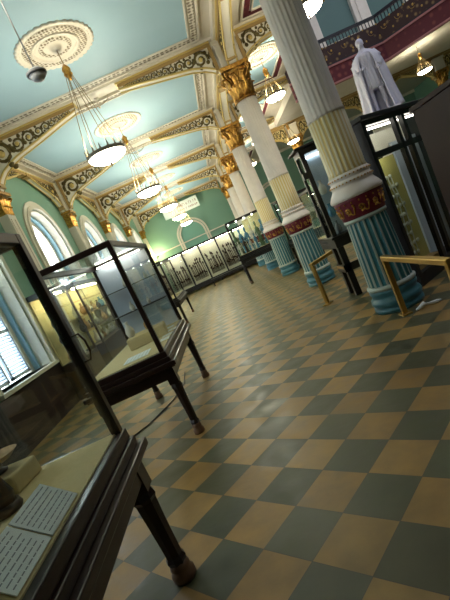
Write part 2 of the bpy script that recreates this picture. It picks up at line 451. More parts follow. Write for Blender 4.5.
brW = make_bracket(1.76, 4.36, ZC-.17, .14)
brG = make_bracket(1.98, ZCAP1+.0, ZC-.07, .21, panelm=M['cream'])
templates = [brN, brP, brY, brW]
def put(tmpl, loc, rz, label, group):
    if not tmpl.get('used'):
        tmpl['used'] = 1; tmpl.location = loc; tmpl.rotation_euler.z = rz; o = tmpl
    else: o = dup(tmpl, loc, rz)
    tag(o, label, 'bracket', group); return o
for i, y in enumerate(CY):
    if i > 0:
        put(brN, (XC-.26, y, 0), PI, 'white scroll bracket with gilt rim reaching over the hall from the %s column' % ORD6[i], 'hall brackets on columns')
        put(brP, (XP+.12, y, 0), 0, 'white scroll bracket with gilt rim rising from the %s left wall pilaster' % ORD6[i-1], 'hall brackets on pilasters')
    if i < 4: put(brN, (XC+.26, y, 0), 0, 'scroll bracket spreading into the right aisle from the %s column' % ORD6[i], 'aisle brackets')
    if i < 5: put(brY, (XC, y+.26, 0), PI/2, 'scroll bracket along the column row on the far side of the %s column' % ORD6[i], 'arcade brackets')
    if i > 0: put(brY, (XC, y-.26, 0), -PI/2, 'scroll bracket along the column row on the near side of the %s column' % ORD6[i], 'arcade brackets')
    if i > 0: put(brW, (XL+.125, y+.26, 0), PI/2, 'flat scroll bracket on the green wall beyond the %s pilaster' % ORD6[i-1], 'wall brackets')
    if i > 0: put(brW, (XL+.125, y-.26, 0), -PI/2, 'flat scroll bracket on the green wall before the %s pilaster' % ORD6[i-1], 'wall brackets')
# back wall flat brackets
put(brP, (XP+.14, YB-.32, 0), 0, 'scroll bracket in the far left corner against the green end wall', 'end wall brackets')
put(brN, (XC-.26, YB-.32, 0), PI, 'scroll bracket against the green end wall beside the corner column', 'end wall brackets')

# ------------------------------------------------------------------ columns
def flute(n, d): 
    return lambda a: 1 - d*abs(math.sin(a*n/2))**.7
def leaf(m, r0, z0, h, w, a, out):
    """acanthus leaf curling outwards"""
    rows = []
    for i in range(7):
        t = i/6; rr = r0 + out*(t**2.2); z = z0 + h*math.sin(min(1, t*1.05)*PI/2) - (0 if t < .85 else h*.12*(t-.85)/.15)
        ww = w*(math.sin(PI*(.18+.72*t)))*(1 + .22*(i % 2))
        row = []
        for s in (-1, -.5, 0, .5, 1):
            aa = a + s*ww/2/rr
            q = rr + (.012 if s == 0 else 0) - .015*abs(s)
            row.append(m.bm.verts.new((q*math.cos(aa), q*math.sin(aa), z)))
        rows.append(row)
    for A, B in zip(rows, rows[1:]):
        for j in range(4): m.bm.faces.new((A[j], A[j+1], B[j+1], B[j])).smooth = True
def make_capital(z0, z1, r, parent, ring=2*PI, a0=0, nleaf=8, half=False):
    h = z1-z0
    cap = MB().lathe([(r*1.12, z0), (r*1.2, z0+.02), (r*1.12, z0+.04), (r*.98, z0+.05), (r*1.0, z0+h*.5), (r*1.25, z0+h*.8), (r*1.4, z0+h*.86)], 24).build('capital', M['gold'], parent)
    m = MB()
    for k in range(nleaf): leaf(m, r*1.02, z0+.04, h*.42, .16*r/.22, 2*PI*k/nleaf, .10*r/.22)
    for k in range(nleaf): leaf(m, r*1.04, z0+.06, h*.68, .16*r/.22, 2*PI*(k+.5)/nleaf, .14*r/.22)
    o = m.build('acanthus_leaves', M['gold'], cap); s = o.modifiers.new('thick', 'SOLIDIFY'); s.thickness = .018
    m = MB()
    for k in range(4):
        a = PI/4 + k*PI/2
        for s in (-1, 1):
            pts = []
            for i in range(15):
                t = i/14; ang = -PI/2 + t*3.2*PI; rr = .075*(1-.8*t)*r/.22
                pts.append((r*1.62 + rr*math.cos(ang)*.9, s*.035, z0+h*.80 + rr*math.sin(ang)))
            pts = [(r*1.15, s*.03, z0+h*.5), (r*1.35, s*.03, z0+h*.62)] + pts
            m.tube([(p[0]*math.cos(a)-p[1]*math.sin(a), p[0]*math.sin(a)+p[1]*math.cos(a), p[2]) for p in pts], .02*r/.22, 5)
    m.build('volutes', M['gold'], cap)
    m = MB(); R = r*1.95; pts = []
    for k in range(4):
        a = PI/4 + k*PI/2; b = a + PI/4
        pts += [(R*math.cos(a-.07), R*math.sin(a-.07)), (R*math.cos(a+.07), R*math.sin(a+.07)), (R*.70*math.cos(b-.25), R*.70*math.sin(b-.25)), (R*.66*math.cos(b), R*.66*math.sin(b)), (R*.70*math.cos(b+.25), R*.70*math.sin(b+.25))]
    m.prism([(x, y, z0+h*.88) for x, y in pts], (0, 0, h*.12)); m.build('abacus', M['gold'], cap, bevel=.008)
    return cap
def make_column():
    root = empty('column')
    MB().lathe([(.305, 0), (.305, .05), (.285, .06), (.305, .09), (.315, .12), (.303, .16), (.28, .18), (.277, .21), (.293, .24), (.293, .27), (.28, .29)], 40).build('base', M['baseteal'], root)
    MB().lathe([(.285, .285), (.30, .30), (.30, .325), (.280, .34)], 40).build('base_ring', M['rib'], root)
    nf = 21; sub = 6; n = nf*sub; gr = lambda j: 1 if (j % 4) in (1, 2) else 0
    def rr(a):
        j = (a/(2*PI)*nf) % 1
        return 1.0 if j < .27 else 1 - .075*math.sin((j-.27)/.73*PI)**.6
    m = MB(); m.lathe([(.275, .34), (.268, .6), (.255, .9), (.242, 1.17)], n, mod=rr, mifun=lambda j: 1 if (j % sub) < 1.5 else 0, smooth=False)
    m.build('fluted_drum', [M['drumteal'], M['rib']], root)
    MB().lathe([(.245, 1.15), (.262, 1.165), (.262, 1.185), (.25, 1.2)], 40).build('drum_ring', M['rib'], root)
    fr = MB().lathe([(.25, 1.195), (.262, 1.20), (.272, 1.30), (.285, 1.40), (.30, 1.43)], 40).build('painted_frieze', M['maroon'], root)
    m = MB()
    for k in range(10):
        a0 = 2*PI*k/10
        def P(u, v, r0=.276): a = a0 + u/.276; rad = r0 + (v-1.3)*.13; return (rad*math.cos(a), rad*math.sin(a), v)
        sp = spiral(.0, 1.30, .045, 1.4, 1, -PI*.6, 14)
        m.tube([P(x, z) for x, z in sp], .0105, 5)
        m.tube([P(-.01+.02*i, 1.258+.012*math.sin(i*1.3)) for i in range(5)] + [P(.09, 1.30), P(.10, 1.33)], .010, 5)
        m.sphere(P(.088, 1.345), .016, n=6); m.sphere(P(0, 1.30), .014, n=6)
        m.sphere(P(0, 1.385), .011, n=6); m.sphere(P(.085, 1.385), .011, n=6)
    m.build('gilt_arabesque', M['gold'], fr)
    MB().lathe([(.29, 1.425), (.315, 1.44), (.318, 1.47), (.29, 1.52), (.258, 1.56), (.245, 1.585), (.262, 1.60), (.262, 1.625), (.243, 1.64), (.243, 1.66), (.255, 1.672), (.255, 1.70), (.232, 1.72)], 44).build('bell_moulding', M['shaftwhite'], root)
    m = MB()
    for z, r, k in ((1.613, .262, 36), (1.686, .256, 34)):
        for i in range(k):
            a = 2*PI*i/k; m.sphere((r*math.cos(a), r*math.sin(a), z), .012, (1, 1, .8), 5)
    m.build('gilt_beading', M['gold'], root)
    ns = 24; n = ns*4; fl = flute(ns, .07)
    MB().lathe([(.238, 1.715), (.226, 1.76), (.222, 2.38)], n, mod=fl, mifun=gr).build('lower_shaft', [M['shaftcream'], M['shaftgold']], root)
    MB().lathe([(.226, 2.38), (.226, 2.41), (.219, 2.42), (.207, ZCAP0)], n, mod=fl).build('shaft', M['shaftwhite'], root)
    make_capital(ZCAP0, ZCAP1, .205, root)
    MB().box(-.22, .22, -.22, .22, ZCAP1, ZC-.12).box(-.25, .25, -.25, .25, ZC-.2, ZC-.12).build('impost_block', M['white'], root)
    return root
c0 = make_column()
CL = ['white fluted column with teal drum base, nearest in the row, behind brass rail',
      'white fluted column with teal drum base, second in the row beside tall glass case',
      'white fluted column with teal drum base, third in the row',
      'white fluted column, fourth in the row behind the figure case',
      'white fluted column, fifth in the row near the end wall']
for i, y in enumerate(CY):
    o = c0 if i == 0 else dup(c0, (XC, y, 0))
    o.location = (XC, y, 0); tag(o, CL[i], 'column', 'fluted columns of the hall')
o = dup(c0, (XC+.05, YB-.42, 0)); tag(o, 'white fluted column set in the end wall corner', 'column')
for x, lab in ((5.05, 'fluted column under the gallery beyond the court, left one'), (8.6, 'fluted column under the gallery beyond the court, middle one'), (12.05, 'fluted column under the gallery behind the dark wooden cabinet')):
    o = dup(c0, (x, 20.0, 0)); tag(o, lab, 'column', 'columns under the gallery')
    for s, rz in ((1, 0), (-1, PI)):
        tag(dup(brG, (x+.27*s, 20.0, 5.25*(1-1.55)), rz, scale=(.72, 1, 1.55)), 'gold scroll bracket on the %s side of the column at the far gallery, %s' % ('right' if s > 0 else 'left', lab.split(',')[-1].strip() if ',' in lab else 'behind cabinet'), 'bracket', 'gallery brackets')
for ob in [brG] + list(brG.children): bpy.data.objects.remove(ob)
struct(MB().box(3.8, XR, 19.75, 20.25, ZC-.06, ZC).box(3.8, XR, 19.70, 20.3, ZC-.02, ZC).build('trim_8', M['tan']))

# pilasters on the left wall
def make_pilaster():
    root = empty('pilaster')
    MB().box(0, .20, -.17, .17, .3, 3.90).box(.2, .215, -.12, -.04, .4, 3.8).box(.2, .215, .04, .12, .4, 3.8).build('shaft', M['white'], root)
    MB().box(0, .25, -.22, .22, 0, .3).build('base', M['baseteal'], root, bevel=.01)
    cap = MB().prism([(0,-.16,3.86), (.18,-.16,3.86), (.18,.16,3.86), (0,.16,3.86)], (0,0,.45)).build('capital', M['gold'], root)
    m = MB()
    for (h, z, out, offs) in ((.2, 3.88, .08, (-.11, 0, .11)), (.34, 3.9, .12, (-.16, -.055, .055, .16))):
        for dy in offs:
            rows = []
            for i in range(6):
                t = i/5; x = .185 + out*t**2; zz = z + h*math.sin(min(1, t*1.06)*PI/2) - (.03 if i == 5 else 0); w = .11*math.sin(PI*(.2+.68*t))*(1+.2*(i % 2))
                rows.append([m.bm.verts.new((x - .02*abs(s), dy + s*w/2, zz)) for s in (-1, 0, 1)])
            for A, B in zip(rows, rows[1:]):
                for j in range(2): m.bm.faces.new((A[j], A[j+1], B[j+1], B[j]))
    for sy in (-1, 1):
        m2 = [( .24 + .05*(1-.7*i/12)*math.cos(i*.8), sy*(.2), 4.22 + .05*(1-.7*i/12)*math.sin(i*.8)) for i in range(13)]
        m.tube(m2, .016, 5)
    o = m.build('acanthus_leaves', M['gold'], cap); s = o.modifiers.new('t', 'SOLIDIFY'); s.thickness = .018
    MB().box(0, .3, -.25, .25, 4.29, 4.36).build('abacus', M['gold'], cap, bevel=.01)
    MB().box(0, .24, -.19, .19, 4.36, ZC-.12).build('impost_block', M['white'], root)
    return root
p0 = make_pilaster()
for i, y in enumerate([9.42, 13.55, 17.67, 21.81, 25.9]):
    o = p0 if i == 0 else dup(p0)
    o.location = (XL, y, 0)
    tag(o, 'white pilaster with gilded capital on the left wall, %s from the camera' % (ORD6[i] if i else 'first'), 'pilaster', 'left wall pilasters')

# ------------------------------------------------------------------ ceiling roses and pendant lamps
def make_rose():
    root = MB().lathe([(.62, 0), (.60, -.02), (.585, -.035), (.56, -.02), (.36, -.02), (.33, -.045), (.30, -.02), (.2, -.03), (.17, -.055), (.12, -.03), (.08, -.09), (.01, -.09)], 64).build('ceiling_rose', M['white'])
    MB().lathe([(.55, -.018), (.54, -.04), (.40, -.04), (.38, -.018)], 64, cap=False).lathe([(.28, -.018), (.27, -.04), (.21, -.045), (.2, -.02)], 64, cap=False).build('leaf_ornament', M['roseorn'], root)
    MB().lathe([(.56, -.01), (.60, -.045), (.635, -.035), (.635, 0)], 144, mod=lambda a: 1+.05*abs(math.sin(a*18))).lathe([(.39,-.02),(.40,-.055),(.36,-.055),(.36,-.02)],120, mod=lambda a: 1+.04*abs(math.sin(a*12))).build('scalloped_rim', M['white'], root)
    return root
def make_lamp(zb, R, bowlm):
    """origin at ceiling; zb = depth of bowl rim below the ceiling"""
    root = empty('pendant_lamp')
    MB().tube([(0, 0, -.04), (0, 0, -.36)], .009).build('stem', M['chain'], root)
    b = MB().lathe([(.02, -.30), (.05, -.34), (.07, -.38), (.055, -.42), (.07, -.45), (.03, -.50), (.01, -.54)], 14).build('boss', M['gold'], root)
    for k in range(6):
        a = 2*PI*k/6 + .3
        MB().tube([(.045*math.cos(a), .045*math.sin(a), -.44), (R*1.0*math.cos(a), R*1.0*math.sin(a), -zb+.03)], .0055, 5).build('chain', M['chain'], root)
    ring = MB().lathe([(R*.99, -zb-.02), (R*1.05, -zb-.02), (R*1.07, -zb+.03), (R*1.01, -zb+.03), (R*.99, -zb-.02)], 36, cap=False).build('ring', M['ringmetal'], root)
    m = MB()
    for k in range(16):
        a = 2*PI*k/16
        c = Vector((R*1.03*math.cos(a), R*1.03*math.sin(a), -zb+.03)); t = Vector((-math.sin(a), math.cos(a), 0)); u = Vector((0, 0, 1)); nrm = Vector((math.cos(a), math.sin(a), 0))
        m.prism([c - t*.05*R/.32, c - t*.015, c + u*.10*R/.32, c + t*.015, c + t*.05*R/.32], nrm*.012)
    m.build('cresting', M['ringmetal'], ring)
    prof = [(R*1.03*math.cos(t), -zb-.015 - R*.42*math.sin(t)) for t in [PI/2*i/8 for i in range(9)]]
    prof[-1] = (.005, prof[-1][1])
    MB().lathe(prof, 32, cap=False).build('bowl', bowlm, root)
    MB().sphere((0, 0, -zb-.02-R*.46), .02).tube([(0,0,-zb-.02-R*.40), (0,0,-zb-.02-R*.62)], .008).build('finial', M['bronze'], root)
    return root
rose0 = make_rose(); rose0.scale = (.92, .92, 1); lamp0 = make_lamp(1.72, .295, M['bowl']); lampF = make_lamp(1.72, .30, M['bowlfar'])
XM = -.985
for i, y in enumerate(MID):
    r = rose0 if i == 0 else dup(rose0); r.location = (XM, y, ZC); tag(r, 'round cream plaster ceiling rose above the %s hall lamp' % ORD[i], 'ceiling rose', 'hall ceiling roses')
    if i < 1: l = lamp0
    elif i == 1: l = lampF
    else: l = dup(lampF)
    l.location = (XM, y, ZC); tag(l, 'glowing white bowl pendant lamp on chains over the hall, %s of the row' % ORD[i], 'lamp', 'hall pendant lamps')
o = dup(lamp0, (XM, 3.18, ZC)); tag(o, 'unseen white bowl pendant lamp added above the near case to brighten the nearest column', 'lamp', 'hall pendant lamps')  # unseen lamp continuing the row, added to brighten the nearest column
o = dup(rose0, (XM, 3.18, ZC)); tag(o, 'round cream plaster ceiling rose above the near case', 'ceiling rose', 'hall ceiling roses')
lampA = make_lamp(.98, .24, M['bowlfar'])
def plight(name, loc, power, color, r=.12):
    d = bpy.data.lights.new(name, 'POINT'); d.energy = power; d.color = color; d.shadow_soft_size = r
    o = bpy.data.objects.new(name, d); col.objects.link(o); o.location = loc; return o
for i, y in enumerate(MID): plight('lamp_bulb', (XM, y, ZC-1.70), [PW*.9, PW*1.15, PW*1.4, PW*1.5, PW*.8][i], (1, .91, .68), .10)
plight('lamp_bulb', (XM, 3.18, ZC-1.70), PW*.6, (1, .91, .68), .10)  # bulb of the added near lamp
for i, y in enumerate([7.32, 11.2, 15.6, 19.7]):
    plight('lamp_bulb', (2.78, y, ZC-.96), PW*.4, (1, .90, .68), .08)
    r = dup(rose0, (2.78, y, ZC)); tag(r, 'ceiling rose in the right aisle above the %s aisle lamp' % ORD6[i], 'ceiling rose', 'aisle ceiling roses')
    l = lampA if i == 0 else dup(lampA); l.location = (2.78, y, ZC)
    tag(l, 'short white bowl pendant lamp in the right aisle, %s from the camera' % (ORD6[i] if i else 'first'), 'lamp', 'aisle pendant lamps')
l = dup(lampA, (8.25, 14.4, 4.78)); l.scale = (.9, .9, .8); tag(l, 'small pendant lamp under the gallery above the dark wooden cabinet', 'lamp')
l = dup(lampA, (4.6, 18.6, ZC)); tag(l, 'pendant lamp under the gallery between the columns, far behind the court', 'lamp')
# hanging hooks on the beams, and the security dome on its rod
hook0 = None
for i, y in enumerate(CY[1:3]):
    root = empty('ceiling_hook', (XM, y, ZC-.1))
    MB().lathe([(.05, 0), (.05, -.02), (.015, -.03), (.012, -.16), (.03, -.18), (.005, -.2)], 12).build('stem', M['white'], root)
    MB().tube([(.25*math.cos(t), 0, -.02-.13*math.sin(t)) for t in [PI*j/10 for j in range(11)]], .008, 5).build('cross_arm', M['chain'], root)
    tag(root, 'small white hook with curved arms on the %s cross beam over the hall' % ('nearest' if i == 0 else 'second'), 'hook')
root = empty('security_dome', (-.715, 3.7, 3.30), label='round white dome camera on a long rod below the nearest ceiling rose', cat='camera')
MB().tube([(0, 0, .035), (0, 0, ZC-.012-3.30)], .006).build('rod', M['grey'], root)
MB().lathe([(.010, .04), (.03, .038), (.055, .028), (.062, .012)], 24).build('housing', M['domewhite'], root)
MB().lathe([(.062, .012), (.078, .01), (.078, -.008), (.060, -.01)], 24).build('rim', M['grey'], root)
MB().lathe([(.064, -.005), (.058, -.028), (.038, -.048), (.005, -.056)], 24).build('dome', M['domewhite'], root)

# banner on the end wall
root = empty('hanging_sign', (-1.0, 25.6, 4.62), label='long white lettered sign board hung below the ceiling at the hall end', cat='sign')
MB().box(-1.06, 1.06, -.012, .012, -.31, .31).build('board', mat('sign_board_white', (.78, .84, .76), .7), root)
m = MB(); random.seed(3)
for (z, xa, xb, h) in ((.09, -.72, .95, .16), (-.14, -.2, .92, .12)):
    x = xa
    first = True
    while x < xb:
        w = random.uniform(.045, .085); hh = h*random.uniform(.75, 1) * (1.35 if first and z > 0 else 1)
        m.box(x, x+.02, -.02, -.012, z-hh/2, z+hh/2); 
        if random.random() < .7: m.box(x, x+w, -.02, -.012, z+hh/2-.025, z+hh/2)
        if random.random() < .6: m.box(x, x+w, -.02, -.012, z-.012, z+.012)
        if random.random() < .4: m.box(x+w-.02, x+w, -.02, -.012, z-hh/2, z+hh*.2)
        x += w + .035 + (.06 if random.random() < .12 else 0); first = False
m.build('lettering', mat('sign_ink_red', (.36, .20, .16), .7), root)
for s in (-.9, .9): MB().tube([(s, 0, .31), (s, 0, ZC-4.62)], .006, 5).build('hanging_wire', M['chain'], root)

# ------------------------------------------------------------------ table show cases
def turned_leg(m, x, y, z1, w=.065):
    m.box(x-w*.5, x+w*.5, y-w*.5, y+w*.5, z1-.16, z1)
    m.lathe([(w*.42, .10), (w*.5, .13), (w*.40, .15), (w*.46, z1*.5), (w*.52, z1-.22), (w*.6, z1-.2), (w*.5, z1-.16)], 8, c=(x, y, 0), smooth=False)
def show_case(W, D, z0, z1, wood, label, group=None, back=None, glass=True, name='display_case', post=.045, legw=.075, cab=False, trim=True):
    """origin at the near right-hand foot corner; runs to -X (W) and +Y (D)"""
    root = empty(name, label=label, cat='display case', group=group)
    g = legw*.45
    for x in (-g, -W+g):
        for y in (g, D-g):
            m = MB(); turned_leg(m, x, y, z0-.135, legw); l = m.build('leg', wood, root)
            MB().lathe([(legw*.5, 0), (legw*.58, .01), (legw*.58, .045), (legw*.44, .06), (legw*.5, .08), (legw*.42, .11)], 12, c=(x, y, 0)).build('foot', M['foot'], l)
    m = MB()
    m.box(-W+.0, -.0, .0, D-.0, z0-.24, z0-.10); m.build('apron', wood, root, bevel=.005)
    m = MB()
    m.box(-W-.012, .012, -.012, D+.012, z0-.03, z0+.028)
    m.box(-W-.03, .03, -.03, D+.03, z0-.075, z0-.03)
    m.box(-W-.065, .065, -.065, D+.065, z0-.12, z0-.075)
    m.box(-W-.045, .045, -.045, D+.045, z0-.135, z0-.12)
    m.build('moulded_rim', wood, root, bevel=.010)
    MB().box(-W+.03, -.03, .03, D-.03, z0+.0, z0+.035).build('display_bed', M['baize'], root)
    p = post
    for x in (-p/2, -W+p/2):
        for y in (p/2, D-p/2):
            MB().box(x-p/2, x+p/2, y-p/2, y+p/2, z0+.02, z1-.04).build('post', wood, root, bevel=.004)
    m = MB()
    m.box(-W, 0, 0, p, z1-.055, z1); m.box(-W, 0, D-p, D, z1-.055, z1); m.box(-p, 0, p, D-p, z1-.055, z1); m.box(-W, -W+p, p, D-p, z1-.055, z1)
    m.build('top_frame', wood, root, bevel=.006)
    if glass:
        for nm, q in (('front_pane', (-W+p, -p, .015, .019)), ('back_pane', (-W+p, -p, D-.019, D-.015)), ('side_pane', (-.019, -.015, p, D-p)), ('side_pane', (-W+.015, -W+.019, p, D-p))):
            MB().box(*q, z0+.02, z1-.05).build(nm, M['glass'], root)
        MB().box(-W+p, -p, p, D-p, z1-.02, z1-.014).build('top_pane', M['glass'], root)
    if back: MB().box(-W+p, -p, D-p-.02, D-p-.005, z0+.035, z1-.06).build('back_board', back, root)
    return root

# case 1: in front on the left
c1 = show_case(.86, 1.86, .85, 1.97, M['mahogany'], 'near dark mahogany glass display case at the left edge with curved handle', post=.048, legw=.115)
c1.location = (-.84, .35, 0)
m = MB(); m.tube([(.0, 1.83, 1.42), (.035, 1.83, 1.42), (.05, 1.83, 1.38), (.05, 1.83, 1.32), (.035, 1.83, 1.28), (.0, 1.83, 1.28)], .006, 6); m.build('handle', M['bronze'], c1)
# case 2
c2 = show_case(.80, 2.0, .85, 2.0, M['mahogany'], 'glass display case on turned legs behind the near case with grey back board', back=M['greyblue'], legw=.095)
c2.location = (-.86, 4.04, 0)
MB().box(-.70, -.10, 1.84, 1.90, 1.945, 1.96).build('strip_light', M['striplight'], c2)
MB().box(-.77, -.03, 1.66, 1.90, 1.255, 1.263).build('shelf', M['black'], c2)
MB().box(-.77, -.03, 1.66, 1.90, 1.575, 1.583).build('shelf', M['black'], c2)

def paper(x0, x1, y0, y1, z, label, lines, rz=0, cols=1):
    cx, cy = (x0+x1)/2, (y0+y1)/2; w, d = (x1-x0)/2, (y1-y0)/2
    root = empty('text_card', (cx, cy, z), rz, label, 'card')
    MB().box(-w, w, -d, d, 0, .004).build('sheet', M['paper'], root)
    m = MB(); n = lines
    for c in range(cols):
        ya = -d + 2*d*c/cols + .015; yb = -d + 2*d*(c+1)/cols - .01
        for i in range(n):
            x = -w + .008 + (2*w-.016)*(i+.5)/n; y = ya
            while y < yb - .02:
                L = random.uniform(.012, .035); m.box(x-.0018, x+.0018, y, min(y+L, yb), .004, .005); y += L + .007
    m.build('printed_lines', M['ink'], root)
    return root
zb = .886
for ya, yb_, lab in ((1.10, 1.345, 'white printed card lying nearest on the sloping label stand of the near case'), (1.355, 1.605, 'white printed card lying farther on the sloping label stand of the near case')):
    o = paper(-.072, .072, -(yb_-ya)/2, (yb_-ya)/2, 0, lab, 7); o.location = (-.934, (ya+yb_)/2, .9375); o.rotation_euler = (0, math.radians(42), 0)
o = MB().prism([(-.884, 1.09, zb), (-.99, 1.09, zb), (-.99, 1.09, .980)], (0, .525, 0)).build('label_stand', M['baize']); tag(o, 'beige sloping label stand under the printed cards in the near case', 'stand')
def block(name, x0, x1, y0, y1, z0, z1, label, m_=None, rz=0):
    o = MB().box(-(x1-x0)/2, (x1-x0)/2, -(y1-y0)/2, (y1-y0)/2, 0, z1-z0).build(name, m_ or M['baize'], bevel=.012, loc=((x0+x1)/2, (y0+y1)/2, z0))
    o.rotation_euler.z = rz
    return tag(o, label, 'plinth')
block('cloth_plinth', -1.56, -1.26, 1.93, 2.14, zb, zb+.09, 'low beige cloth covered plinth under the dish in the near case', rz=-.12)
o = paper(-1.66, -1.53, 1.95, 2.12, zb, 'small white card at the back left corner of the near case', 4)
# figurines of case 1
def figurine(name, loc, s, mat_, label, cat='figurine', rz=0, head=True, group=None):
    root = empty(name, loc, rz, label, cat, group)
    m = MB(); m.lathe([(.05*s, 0), (.055*s, .012*s), (.05*s, .03*s)], 12); m.build('stand', mat_, root)
    m = MB()
    m.lathe([(.040*s, .03*s), (.045*s, .06*s), (.034*s, .10*s), (.028*s, .13*s), (.040*s, .17*s), (.046*s, .20*s), (.036*s, .225*s), (.014*s, .235*s), (.013*s, .25*s)], 14, mod=lambda a: 1+.08*math.sin(6*a))
    if head:
        m.sphere((0, 0, .275*s), .026*s, (.9, 1, 1.15), 10); m.sphere((0, -.024*s, .272*s), .006*s, n=6)
    for sd in (-1, 1): m.tube([(sd*.042*s, 0, .20*s), (sd*.06*s, -.01*s, .155*s), (sd*.03*s, -.045*s, .13*s)], [.014*s, .012*s, .009*s], 6)
    m.build('figure', mat_, root)
    return root
def vase(name, loc, s, mat_, label, cat='vase', group=None):
    o = MB().lathe([(.03*s, 0), (.05*s, .02*s), (.062*s, .07*s), (.05*s, .12*s), (.022*s, .16*s), (.02*s, .19*s), (.032*s, .21*s)], 14).build(name, mat_, loc=loc)
    return tag(o, label, cat, group)
figurine('dark_figurine', (-1.25, 1.75, zb), 1.3, M['figdark'], 'dark carved figurine standing beside the printed cards in the near case')
vase('dark_jar', (-1.22, 1.55, zb), .45, M['figdark'], 'small dark jar at the lower left of the near case', 'jar')
# dish on the plinth
root = empty('footed_dish', (-1.40, 2.04, zb+.09), label='dark footed dish on the beige plinth in the near case', cat='dish')
MB().lathe([(.045, 0), (.05, .012), (.02, .025), (.02, .035), (.05, .045)], 18).build('foot', M['figdark'], root)
MB().lathe([(.03, .04), (.085, .055), (.12, .08), (.125, .083), (.08, .065), (.01, .055)], 24).build('bowl', M['figtan'], root)
# case 2 contents
paper(-1.32, -1.06, 4.22, 4.52, zb, 'white card on the beige bed of the second case', 6, rz=.05)
block('cloth_plinth', -1.42, -.96, 5.00, 5.40, zb, zb+.13, 'large beige cloth covered step in the second case', rz=.12)
for i, (x, y, s, mk, nm) in enumerate([(-1.35, 5.15, .9, 'figwhite', 'white'), (-1.15, 5.22, .7, 'figtan', 'brown')]):
    vase('ceramic_vase', (x, y, zb+.13), s, M[mk], '%s ceramic vase on the beige step in the second case' % nm)
for i, (x, z, s) in enumerate([(-1.35, 1.263, .6), (-1.12, 1.263, .45), (-1.3, 1.583, .55), (-1.02, 1.583, .4)]):
    vase('small_vase', (x, 5.80, z), s, M['figwhite'], 'small white vessel on the %s shelf of the second case, %s' % ('lower' if z < 1.4 else 'upper', ('left' if x < -1.2 else 'right')), 'vase')
for i, (y, x) in enumerate([(4.75, -1.0), (5.0, -1.0), (5.3, -.98), (5.6, -1.05)]):
    o = MB().box(-.055, .055, -.07, .07, 0, .006).build('name_card', M['paper'], loc=(x+.06, y, zb)); tag(o, 'small white card by the right pane of the second case, %s from the front' % ORD6[i], 'card', 'row of small cards in the second case')
# power cable on floor near cases
tag(MB().tube([(-2.3, 4.2, .01), (-1.9, 4.7, .01), (-1.6, 5.0, .01), (-1.35, 5.55, .01), (-1.25, 6.1, .01), (-1.3, 6.8, .01)], .008, 6).build('floor_cable', M['black']), 'thin black cable on the floor below the second case', 'cable')

# case 3 with spears, farther on the left
def spears(x0, x1, n, y, z0, z1, axis, group, lab, wd=1.1, lift=.01, tl=.04):
    mesh = None
    for i in range(n):
        t = (i+.5)/n; a = x0 + (x1-x0)*t
        if mesh is None:
            m = MB(); m.tube([(0,0,0), (.01,0,.5), (0,0,.9)], [.010, .009, .008], 5)
            m.lathe([(.008, .9), (.03, .94), (.016, 1.0), (.001, 1.06)], 6); m.lathe([(.02, .28), (.026, .32), (.02, .36)], 6)
            o = m.build('spear', M['spear']); mesh = o.data
        else: o = bpy.data.objects.new('spear', mesh); col.objects.link(o)
        h = (z1-z0)*random.uniform(.42, .72); o.scale = (wd, wd, h)
        o.location = (a, y, z0+lift) if axis == 0 else (y, a, z0+lift)
        tilt = random.uniform(-tl, tl)
        if axis == 0: o.rotation_euler = (0, tilt, 0)
        else: o.rotation_euler = (tilt, 0, 0)
        tag(o, lab, 'spear', group)
c3 = show_case(.80, 2.6, .80, 1.95, M['black'], 'dark case with white panel and upright spears farther along the left row', back=None)
c3.location = (-1.66, 12.5, 0)
MB().box(-.44, -.40, .1, 2.5, .84, 1.86).build('centre_board', M['panelwhite'], c3)
spears(12.75, 14.95, 12, -2.01, .84, 1.90, 1, 'spears in the left case', 'dark spear standing against the white panel of the left row case', tl=.02)

# back wall case
def wall_case():
    root = empty('wall_case', (0, 24.7, 0), label='long black framed wall case with white lit panels across the hall end', cat='display case')
    x0, x1, z0, z1 = -3.05, 2.05, .34, 2.26; n = 5
    MB().box(x0, x1, .42, .5, z0, z1).build('cabinet_back', M['black'], root)
    MB().box(x0, x1, 0, .5, .10, z0).build('base', M['black'], root)
    MB().box(x0-.04, x1+.04, -.04, .54, z1, z1+.10).build('cornice', M['black'], root)
    for i in range(n+1):
        x = x0 + (x1-x0)*i/n; MB().box(x-.035, x+.035, 0, .42, z0, z1).build('divider', M['black'], root)
    for i in range(n):
        xa = x0 + (x1-x0)*i/n + .04; xb = x0 + (x1-x0)*(i+1)/n - .04
        MB().box(xa, xb, .36, .40, z0, z1).build('white_panel', M['panelwhite'], root)
        MB().box(xa+.05, xb-.05, .06, .10, z1-.03, z1-.005).build('strip_light', M['striplight2'], root)
        MB().box(xa, xb, .01, .015, z0, z1).build('pane', M['glass'], root)
    for x in (x0+.1, (x0+x1)/2, x1-.1): MB().box(x-.05, x+.05, .05, .15, 0, .1).build('leg', M['black'], root)
wall_case()
for i in range(5):
    a = -3.05 + 1.02*i
    spears(a+.12, a+.90, 12, 24.98, .345, 2.10, 0, 'spears in the end wall case', 'dark spear mounted in the lit white panelled case at the hall end', 1.9, .16, .07)
root = empty('bench', (-.1, 22.6, 0), label='low black bench standing before the end wall case', cat='bench')
MB().box(-.95, .95, -.2, .2, .30, .38).build('seat', M['black'], root, bevel=.01)
for x in (-.85, .85):
    for y in (-.14, .14): MB().box(x-.03, x+.03, y-.03, y+.03, 0, .30).build('leg', M['black'], root)

